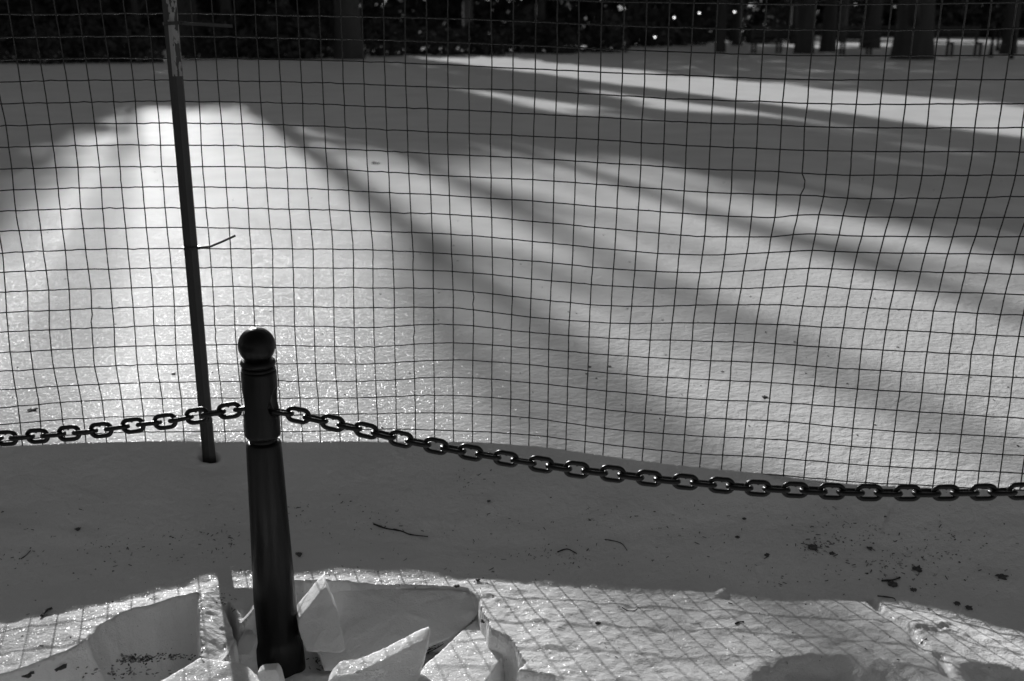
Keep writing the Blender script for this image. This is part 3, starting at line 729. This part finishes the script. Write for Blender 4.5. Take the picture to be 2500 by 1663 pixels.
LB = [(730,1355,.011,'dark ragged leaf piece on the shaded bank right beside the bollard shaft'),(1193,1225,.006,'dark round leaf piece under the chain, right of the longest twig'),
 (1984,1338,.016,'large crumpled leaf piece in the thick cluster of litter at right'),(2032,1353,.008,'small leaf piece just right of the large crumpled one'),
 (1872,1357,.009,'leaf piece left of the litter cluster'),(1800,1313,.007,'dark square leaf scrap on the left end of the litter cluster'),
 (2240,1390,.014,'long leaf piece below the litter cluster'),(2180,1428,.013,'leaf piece beside the straight thick twig'),(2230,1442,.009,'curled leaf piece right of the straight thick twig'),
 (2445,1410,.015,'long dark leaf piece near the right edge on the shaded bank'),(2336,1476,.009,'left one of two dark leaf pieces near the lit edge at right'),(2365,1486,.010,'right one of two dark leaf pieces near the lit edge at right'),
 (1817,1268,.006,'small dark leaf piece with a stalk under the chain at right'),(882,1577,.008,'triangular leaf scrap on the widest snow slab'),
 (145,1632,.017,'large dark leaf in the snow hollow at bottom left'),(68,1650,.013,'flat dark leaf at the bottom left corner'),(190,1293,.008,'small dark leaf piece on the shaded snow at left'),
 (2122,1340,.008,'leaf piece right end of the litter cluster under the chain'),(1115,1433,.008,'dark leaf piece on the rim behind the widest slab'),(1167,1418,.007,'dark scrap at the top of the lit snow right of the widest slab'),
 (1460,1523,.007,'dark scrap on the lit lumpy snow near the middle'),(1180,1518,.008,'leaf scrap beside the top of the sunlit slab'),(1440,897,.008,'leaf piece on the sunlit field seen through the fence, left one of two'),
 (1488,896,.007,'leaf piece on the sunlit field seen through the fence, right one of two'),(1868,971,.012,'long leaf piece on the sunlit field behind the fence at right'),(80,1003,.016,'leaf piece on the glittering field behind the fence at far left'),
 (425,914,.009,'small leaf piece on the glittering field left of the stake'),(918,400,.04,'clump of leaf on the field far behind the fence, nearest of the distant ones')]
for i, (x, y, s_, lb) in enumerate(LB): leafbit(x, y, s_, lb, 100 + i)

# fine litter, too much to count; half-buried bits read paler than those lying on top
M_bur = pbr('litter_under_snow_grains', .32, .8, var=.3, scale=100)
mbs = [MB(), MB()]; R_ = random.Random(21)
def speck(x, y, big=1.0):
    big *= .85
    p = hit(x, y); mb = mbs[R_.random() < .5]; k = R_.random(); g = big * R_.choice([.6, .8, 1, 1, 1.5])
    if k < .45:
        L_ = R_.uniform(.003, .011) * g; mb.box((p[0], p[1], p[2] + .0006), (L_, .0013 * g, .0011), Matrix.Rotation(R_.uniform(0, 3.14), 3, 'Z') @ Matrix.Rotation(R_.uniform(-.35, .35), 3, 'Y'))
    else:
        n = R_.choice([5, 6, 7]); s_ = .0016 * g; v = [Vector(p) + Vector((0, 0, .0016 * g))]
        an = R_.uniform(0, 3.14); el = R_.uniform(1, 2.4)
        for q in range(n):
            a = 6.283 * q / n; rr = s_ * R_.uniform(.6, 1.3); dx, dy = rr * el * math.cos(a), rr * math.sin(a)
            v.append(Vector(p) + Vector((dx * math.cos(an) - dy * math.sin(an), dx * math.sin(an) + dy * math.cos(an), -.0004)))
        mb.add(v, [(0, 1 + q, 1 + (q + 1) % n) for q in range(n)])
def cluster(cx_, cy_, sx_, sy_, n, big=1.0):
    for _ in range(n):
        x, y = R_.gauss(cx_, sx_), R_.gauss(cy_, sy_)
        if -40 < x < 2540 and 1100 < y < 1660: speck(x, y, big)
for _ in range(300): speck(R_.uniform(0, 2500), R_.triangular(1190, 1470, 1370))
for _ in range(60): speck(R_.uniform(0, 2500), R_.uniform(1450, 1640))
for _ in range(26): cluster(R_.uniform(0, 2500), R_.uniform(1230, 1430), R_.uniform(10, 50), R_.uniform(5, 16), R_.randint(5, 14))
cluster(1985, 1338, 22, 10, 50, 1.1); cluster(2060, 1320, 60, 18, 60, 1.2); cluster(2200, 1385, 90, 28, 80, 1.2); cluster(1320, 1350, 90, 14, 45); cluster(925, 1270, 35, 22, 40)
cluster(560, 1312, 40, 18, 30); cluster(330, 1345, 90, 22, 35); cluster(1150, 1170, 30, 30, 26, 1.2); cluster(2300, 1350, 70, 40, 40); cluster(1500, 1270, 160, 30, 50)
cluster(340, 1609, 34, 6, 110, 1.8); cluster(420, 1604, 30, 5, 50, 1.4); cluster(290, 1640, 50, 8, 60, 1.6); cluster(550, 1465, 14, 12, 16)
for cx_, cy_ in ((1140, 1515), (1120, 1530), (1100, 1543), (1080, 1556), (1060, 1566)): cluster(cx_, cy_, 10, 6, 45, 1.3)
cluster(960, 1605, 50, 9, 60, 1.3); cluster(800, 1620, 35, 10, 70, 1.5); cluster(700, 1500, 8, 20, 20)
for _ in range(130):
    x, y = R_.uniform(0, 2500), R_.uniform(420, 1090); p = hit(x, y)
    if p[1] < fence_d(p[0]) + .03: continue
    s = R_.uniform(.0015, .005) * (p[1] / 3) ** .5; mbs[R_.random() < .6].box((p[0], p[1], p[2] + .001), (s * 1.6, s, .002), Matrix.Rotation(R_.uniform(0, 3), 3, 'Z'))
tag(obj('fine_litter', mbs[0].v, mbs[0].f, M_leaf), 'fine dark specks of needles, bark and seeds scattered over the snow', 'litter', kind='stuff')
tag(obj('sunken_litter', mbs[1].v, mbs[1].f, M_bur), 'paler half-sunken specks of litter scattered over the snow', 'litter', kind='stuff')

# ---------------------------------------------------------------- trees
def sunpos(u, w):
    return (u * math.cos(SUN_AZ) - w * math.sin(SUN_AZ), u * math.sin(SUN_AZ) + w * math.cos(SUN_AZ))
GZ0 = -1.07
def leaf_cloud(n, fn, size, seed):
    rs = np.random.RandomState(seed); v = []; f = []
    for i in range(n):
        p = fn(rs); a = rs.normal(size=3); a /= np.linalg.norm(a); b = rs.normal(size=3); b -= a * a.dot(b); b /= np.linalg.norm(b)
        s = size * rs.uniform(.6, 1.3); k = len(v)
        v += [p - a * s, p - b * s * .5, p + a * s, p + b * s * .5]; f.append((k, k + 1, k + 2, k + 3))
    return v, f
def conifer_mesh(seed, h, r, n):
    rs0 = np.random.RandomState(seed + 50); tiers = rs0.uniform(.75, 1.15, 24)
    def fn(rs):
        q = rs.rand() ** 1.35; z = .25 + q * (h - .3); env = r * (1 - q) ** .72 * tiers[int(q * 23)] * (1 + .22 * math.sin(q * 60))
        a = rs.uniform(0, 6.283); env *= 1 + .16 * math.sin(3 * a + q * 9) + .08 * math.sin(7 * a - q * 20); rr = env * rs.rand() ** .45
        return np.array((rr * math.cos(a), rr * math.sin(a), z - .12 * rr))
    v, f = leaf_cloud(n, fn, .34, seed)
    me = mesh('crown', v, f); me.materials.append(M_fol); return me
def bare_mesh(seed, h, r, spread=.5, clear=.35):
    R2 = random.Random(seed); mt = MB(); mc = MB()
    q = [(0, 0, -.2), (0, 0, .15), (R2.uniform(-.1, .1), 0, h * .2), (R2.uniform(-.15, .15), R2.uniform(-.15, .15), h * .5), (R2.uniform(-.4, .4), R2.uniform(-.4, .4), h)]
    q = [Vector(p) for p in cat([Vector(p) for p in q], 4)]; nq = len(q)
    rr = [r * (1.35 if i < 3 else 1.08 if i < 5 else 1) * (1 - .88 * max(0, i / nq - .12)) for i in range(nq)]
    mt.tube(q, rr, 12)
    def grow_(p, d, L_, rad, dep):
        pts = [p]; 
        for i in range(4):
            d = (d + Vector((R2.uniform(-.25, .25), R2.uniform(-.25, .25), R2.uniform(-.05, .22)))).normalized(); p = p + d * L_ / 4; pts.append(p)
        mc.tube(pts, [rad * (1 - .17 * i) for i in range(5)], 5 if dep > 1 else 6)
        if dep < 3:
            for i in range(2 + (dep < 2)):
                b = pts[R2.choice([2, 3, 4])]; nd = (d + Vector((R2.uniform(-1, 1), R2.uniform(-1, 1), R2.uniform(-.2, .6))) * .8).normalized(); grow_(b, nd, L_ * .62, rad * .5, dep + 1)
    for i in range(11):
        k = R2.uniform(clear, .95); p = q[int(k * (nq - 1))]; a = R2.uniform(0, 6.28)
        grow_(p, Vector((math.cos(a), math.sin(a), R2.uniform(.3, .9))).normalized(), h * spread * (1.15 - k) * .8, r * .36 * (1.15 - k * .6), 1)
    a = mesh('trunk', mt.v, mt.f, True); a.materials.append(M_bark); b = mesh('crown', mc.v, mc.f, True); b.materials.append(M_bark)
    return a, b
tk = MB(); tk.tube([(0, 0, -.2), (0, 0, 1), (0, 0, 8), (0, 0, 13)], [.26, .22, .12, .03], 8)
CT_ = mesh('trunk', tk.v, tk.f, True); CT_.materials.append(M_bark)
CON = [conifer_mesh(s, 15, 2.9, 5200) for s in (1, 2, 3)]
BARE = [bare_mesh(11, 17, .36, .3, .78), bare_mesh(12, 15, .2, .5, .4), bare_mesh(13, 20, .60, .5, .3), bare_mesh(14, 17, .30, .3, .78)]
def px_of(X, Y): return CX + F * X / (Y * cp + 1.07 * sp)
def conifer(X, Y, s=1.0, sz=1.0, k=0, label=None, rot=None):
    t_ = thing('evergreen_tree', (X, Y, GZ0), label or 'x', 'evergreen tree', 'dark evergreens beyond the snow field')
    t_.scale = (s, s, sz); t_.rotation_euler = (0, 0, rnd.uniform(0, 6.28) if rot is None else rot)
    for nm, me_ in (('trunk', CT_), ('crown', CON[k % 3])):
        o = bpy.data.objects.new(nm, me_); C.objects.link(o); o.parent = t_
    return t_
def bare(X, Y, s, sz, k, label, rot=0):
    t_ = thing('bare_tree', (X, Y, GZ0), label, 'bare tree', 'bare trees beyond the snow field')
    t_.scale = (s, s, sz); t_.rotation_euler = (0, 0, rot)
    for nm, me_ in zip(('trunk', 'crown'), BARE[k % 4]):
        o = bpy.data.objects.new(nm, me_); C.objects.link(o); o.parent = t_
    return t_
#TREES
def side(px):
    if px < 0: return 'outside the left edge of the photo'
    if px > 2500: return 'outside the right edge of the photo'
    return None
con_list = []   # X, Y, s, sz, k
def cu(u, w, s, sz, k): X, Y = sunpos(u, w); con_list.append((X, Y, s, sz, k))
spec_list = []
def bu(u, w, h, r, kind, lab): X, Y = sunpos(u, w); spec_list.append((X, Y, h, r, kind, lab))
# (label, position, height, crown radius) of the broad evergreens whose shade lies on the field
bu(-3.2, 52, 24, 3.0, 0, 'broad tall evergreen left of the stake top, nearest one at left')
bu(-2.7, 58, 25, 2.3, 1, 'tall evergreen right behind the nearest one left of the stake')
bu(-8.0, 50, 23, 3.1, 1, 'broad tall evergreen near the left edge, second from the stake')
bu(-12.6, 34, 16, 2.7, 2, 'broad tall evergreen at the left edge, third from the stake')
bu(-6.1, 57, 25, 2.6, 2, 'broad tall evergreen showing between the two nearest at left')
bu(-17.0, 37, 16, 2.7, 0, 'broad tall evergreen just past the left edge')
bu(-21.5, 35, 16, 2.7, 1, 'broad tall evergreen farthest past the left edge')
bu(.5, 75, 18.9, 2.3, 5, 'broad low round evergreen straight behind the stake top')
bu(2.4, 74, 20.6, 1.75, 5, 'middling round evergreen right of the stake top')
bu(-1.8, 73, 20.2, 2.1, 5, 'round evergreen showing just left of the stake, behind the nearest ones')
bu(3.5, 73, 20.4, 1.3, 5, 'small round-topped evergreen between a round one and a columnar one')
bu(4.15, 50, 13.8, 1.1, 0, 'narrow columnar evergreen among the slim bare trees')
bu(6.0, 52, 12.2, 2.1, 2, 'low round evergreen below the high-crowned pine')
bu(7.5, 44, 15, .6, 1, 'narrowest columnar evergreen, right of the high-crowned pine')
bu(5.5, 45, 18, 1.9, 3, 'high-crowned pine with a clean lower trunk at the left third')
for i, u in enumerate((13.4, 17.8, 21.8, 26.5, 31.5, 36.5)): bu(u, 46 + (i % 3) * 3, 16, 2.75, 4, 'broad tall evergreen behind the benches, %s of six counting from the fence middle' % ['first', 'second', 'third', 'fourth', 'fifth', 'sixth'][i])
def crown_mesh(seed, h, r, zb, n, size, p):
    rs0 = np.random.RandomState(seed); tiers = rs0.uniform(.96, 1.04, 30)
    def fn(rs):
        q = rs.rand(); z = zb + q * (h - zb); a = rs.uniform(0, 6.283)
        env = r * max(0, 1 - q ** p) ** .6 * min(1, .7 + q * 3) * tiers[int(q * 29)] * (1 + .07 * math.sin(4 * a + q * 11) + .05 * math.sin(9 * a - q * 17))
        rr = env * rs.rand() ** .42; return np.array((rr * math.cos(a), rr * math.sin(a), z))
    v, f = leaf_cloud(n, fn, size, seed); me = mesh('crown', v, f); me.materials.append(M_fol); return me
BRO = [crown_mesh(61 + k, 16, 2.7, .25, 5600, .33, 2.6) for k in range(3)] + [crown_mesh(66, 18, 1.9, 10.6, 2600, .28, 3), crown_mesh(67, 16, 2.85, 2.3, 5200, .33, 2.8), crown_mesh(68, 16, 2.7, .25, 5600, .36, 10)]
for X, Y, h, r, kind, lab in spec_list:
    t_ = thing('evergreen_tree' if kind != 3 else 'pine_tree', (X, Y, GZ0), lab, 'evergreen tree' if kind != 3 else 'pine tree', 'broad evergreens beyond the snow field')
    if kind != 3: t_.scale = (r / 2.7, r / 2.7, h / 16)
    for nm, me_ in (('trunk', CT_), ('crown', BRO[kind])):
        o = bpy.data.objects.new(nm, me_); C.objects.link(o); o.parent = t_
# low dense row far behind everything
for i in range(30):
    a = math.radians(-42 + i * 2.9 + rnd.uniform(-.5, .5)); d = (74 if i < 16 else 88) + (i % 3) * 6
    if -24 < math.degrees(a) < 0: sz = .62
    else: sz = .85
    con_list.append((d * math.sin(a), d * math.cos(a), 1.15, sz, i))
con_list = sorted(con_list, key=lambda q: px_of(q[0], q[1]))
ORD = ['first', 'second', 'third', 'fourth', 'fifth', 'sixth', 'seventh', 'eighth', 'ninth', 'tenth', 'eleventh', 'twelfth', 'thirteenth', 'fourteenth', 'fifteenth', 'sixteenth', 'seventeenth', 'eighteenth', 'nineteenth', 'twentieth']
vis = [q for q in con_list if -40 < px_of(q[0], q[1]) < 2540]
def count_word(i, n):
    k = i if i < n / 2 else n - 1 - i
    w = ORD[k] if k < len(ORD) else 'middle'
    return w, ('left' if i < n / 2 else 'right')
vi = 0
for q in con_list:
    X, Y, s, sz, k = q
    inn = -40 < px_of(X, Y) < 2540
    size = 'tall' if sz > 1 else 'medium' if sz > .75 else 'low'
    dist = 'nearer' if math.hypot(X, Y) < 62 else 'farther'
    if inn:
        w, sd = count_word(vi, len(vis)); vi += 1
        lb = '%s dark evergreen in the %s row, %s from the %s edge of the treeline' % (size, dist, w, sd)
    else:
        oi = sum(1 for p in con_list if (p[0] < 0) == (X < 0) and not -40 < px_of(p[0], p[1]) < 2540 and abs(px_of(p[0], p[1]) - 1250) < abs(px_of(X, Y) - 1250))
        lb = '%s dark evergreen outside the %s edge, %s beyond it' % (size, 'left' if X < 0 else 'right', ORD[oi])
    conifer(X, Y, s, sz, k, lb)
# bare trees: three whose trunks throw the long stripes, and those standing at the field's edge
for u, w, s, sz, k, lb in ((1.25, 37, .74, .8, 0, 'slim bare tree right of the stake top, one of the stripe-shadow trees, leftmost'),
                            (1.84, 41, .74, .85, 3, 'slim bare tree standing just right of the leftmost slim one'),
                            (2.88, 39, .76, .85, 3, 'slim bare tree with high limbs, left of the fence middle')):
    X, Y = sunpos(u, w); bare(X, Y, s, sz, k, lb)
def at_px(x, Yd): return ((x - CX) / F * (Yd * cp + 1.07 * sp), Yd)
for x, Yd, s, k, lb in ((2226, 33, 1.08, 2, 'thickest bare tree trunk, between the two benches at right'), (2123, 46, .75, 2, 'paler bare trunk left of the thickest trunk'),
                        (1962, 38, .60, 2, 'dark bare trunk left of the right-hand benches'), (2020, 41, .9, 0, 'dark slim trunk with a crooked outline between two trunks at right'),
                        (1758, 40, 1.0, 1, 'slim dark trunk left of the leftmost bench'), (2460, 38, .8, 0, 'slim trunk at the far right behind the distant bollards'),
                        (853, 33, 1.35, 0, 'broad bare trunk at the left third of the field edge'), (340, 42, .8, 1, 'thin bare trunk left of the stake top')):
    X, Y = at_px(x, Yd); bare(X, Y, s, 1.0, k, lb, rot=x * .7)

# ---------------------------------------------------------------- shrubs at the field's edge
def shrub_mesh(seed, n=700):
    def fn(rs):
        a = rs.uniform(0, 6.283); q = rs.rand(); rr = .8 * rs.rand() ** .5 * math.sin(math.pi * min(.95, .25 + q * .75)); rr *= 1 + .3 * math.sin(3 * a + seed)
        return np.array((rr * math.cos(a), rr * math.sin(a), q * 1.1 * (1 + .2 * math.sin(2 * a + seed))))
    v, f = leaf_cloud(n, fn, .11, seed); me = mesh('shrub', v, f); me.materials.append(M_shrub); return me
SH = [shrub_mesh(s) for s in (31, 32, 33)]
sh_list = []
R3 = random.Random(77)
for x, Yd, s in [(30,30,.9),(110,29,.8),(190,30,.9),(262,31,.8),(330,30,1.0),(500,33,.9),(560,35,1.1),(640,34,.9),(700,33,1.2),(770,34,1.0),(930,36,.9),(1000,38,1.2),(1080,37,.8),(1150,38,1.0),(1200,37,.7),(1290,40,1.2),(1370,39,1.0),(1470,41,1.2),(1560,50,1.8),(1640,52,1.7),(1850,58,1.5),(1800,64,2.0),(1910,70,2.2),(2070,72,2.2),(2330,78,2.6),(2400,80,2.7),(2470,76,2.5),(2530,74,2.3),(2290,82,2.6),(1700,60,2.2),(1430,56,2.2),(1330,58,2.4),(1220,55,2.2),(1110,56,2.4),(1010,55,2.2),(900,56,2.3),(60,44,2.0),(160,45,2.2),(250,44,2.1),(350,46,2.1),(450,47,2.2),(600,50,2.2),(700,52,2.3),(800,50,2.1)]:
    sh_list.append((x, Yd, s))
sh_list.sort()
nl = len(sh_list)
for i, (x, Yd, s) in enumerate(sh_list):
    X, Y = at_px(x, Yd); w, sd = count_word(i, nl)
    if w == 'middle': w = ['middle', 'just left of middle', 'just right of middle'][i % 3]
    o = bpy.data.objects.new('shrub', SH[i % 3]); C.objects.link(o); o.location = (X, Y, GZ0 - .03); o.scale = (s * R3.uniform(.9, 1.5), s, s * R3.uniform(.8, 1.1)); o.rotation_euler = (0, 0, R3.uniform(0, 6))
    tag(o, '%s dark shrub edging the field, %s from the %s' % ('low' if s < 1.5 else 'tall', w, sd), 'shrub', 'shrubs at the edge of the field')

# ---------------------------------------------------------------- benches and distant bollards
def bench(x, Yd, label, rot=0):
    X, Y = at_px(x, Yd); root = thing('park_bench', (X, Y, GZ0), label, 'bench', 'park benches past the snow field'); root.rotation_euler = (0, 0, rot)
    def part(nm, boxes):
        mb = MB(); [mb.box(*b) for b in boxes]; me_ = mesh(nm, mb.v, mb.f); me_.materials.append(M_wood); o = bpy.data.objects.new(nm, me_); C.objects.link(o); o.parent = root
    part('seat', [((0, -.05 + .13 * i, .45), (1.9, .10, .04)) for i in range(4)])
    part('backrest', [((0, .44, .62 + .14 * i), (1.9, .035, .085)) for i in range(3)])
    for sx_ in (-.88, 0, .88):
        part('leg', [((sx_, .0, .21), (.07, .07, .44)), ((sx_, .44, .47), (.07, .06, .94)), ((sx_, .2, .41), (.06, .45, .05))])
bench(1905, 38, 'slatted park bench farthest left, beside a dark bare trunk', .05)
bench(2125, 36.5, 'slatted park bench left of the thickest tree trunk', -.04)
bench(2322, 35.0, 'slatted park bench right of the thickest tree trunk', -.05)
fb = []
for x, Yd, lb in ((2418, 34.5, 'small distant dark bollard right of the last bench'), (2434, 42, 'fainter distant bollard behind the small dark one'), (2468, 33, 'distant bollard cut by the right-hand wires')):
    X, Y = at_px(x, Yd); mb = MB(); pr = [(0, .075), (.12, .07), (.14, .055), (.62, .045), (.64, .055), (.72, .055), (.74, .03), (.76, .05), (.80, .055), (.84, .035), (.855, .004)]
    mb.tube([(0, 0, z) for z, r in pr], [r for z, r in pr], 12)
    me_ = mesh('bollard', mb.v, mb.f, True); me_.materials.append(M_iron); o = bpy.data.objects.new('bollard', me_); C.objects.link(o); o.location = (X, Y, GZ0); tag(o, lb, 'bollard', 'distant bollards'); fb.append((X, Y))
def far_chain(a, b, label):
    mb = MB(); mb.tube([(a[0] + (b[0] - a[0]) * i / 12, a[1] + (b[1] - a[1]) * i / 12, GZ0 + .66 - .25 * (1 - (i / 6 - 1) ** 2)) for i in range(13)], .012, 5)
    tag(obj('chain', mb.v, mb.f, M_chain), label, 'chain', 'distant chains')
far_chain(fb[0], fb[2], 'thin distant chain between the dark bollard and the one at the right edge')
far_chain(fb[2], (fb[2][0] + 2.2, fb[2][1] + .3), 'thin distant chain running out of the right edge')
# four glowing balls stand in for bright glints in the dark trees
ml, t, o = nodes('glint_glow'); e = t.nodes.new('ShaderNodeEmission'); e.inputs[1].default_value = 4.0; t.links.new(e.outputs[0], o.inputs[0])
for x, y, Yd, lb in ((1646, 43, 44, 'small glowing stand-in for a glint, left of the upper three in the dark trees'), (1707, 32, 44, 'small glowing stand-in for a glint, in the middle of the upper three'), (1793, 29, 44, 'small glowing stand-in for a glint, right of the upper three'), (1599, 91, 44, 'lowest small glowing stand-in for a glint, alone below the other three')):
    r = ray(x, y); tt = Yd / r[1]; p = Vector(r) * tt
    t_ = thing('glint_standin', p, lb, 'glint', 'small glowing stand-ins for glints in the far trees')
    mb = MB(); n = 8; mb.tube([(0, 0, .03 * math.cos(math.pi * (1 - i / n))) for i in range(n + 1)], [max(.001, .03 * math.sin(math.pi * i / n)) for i in range(n + 1)], 12)
    me_ = mesh('glint_ball', mb.v, mb.f, True); me_.materials.append(ml); ob = bpy.data.objects.new('glint_ball', me_); C.objects.link(ob); ob.parent = t_
    mb = MB(); mb.tube([(0, 0, .03), (0, 0, .09)], .018, 8); mb.tube([(0, 0, .09), (0, 0, 2.6)], .006, 5)  # cap and cord are added, only to hang the glint ball
    me_ = mesh('added_cord', mb.v, mb.f); me_.materials.append(M_tie); ob = bpy.data.objects.new('added_cord', me_); C.objects.link(ob); ob.parent = t_
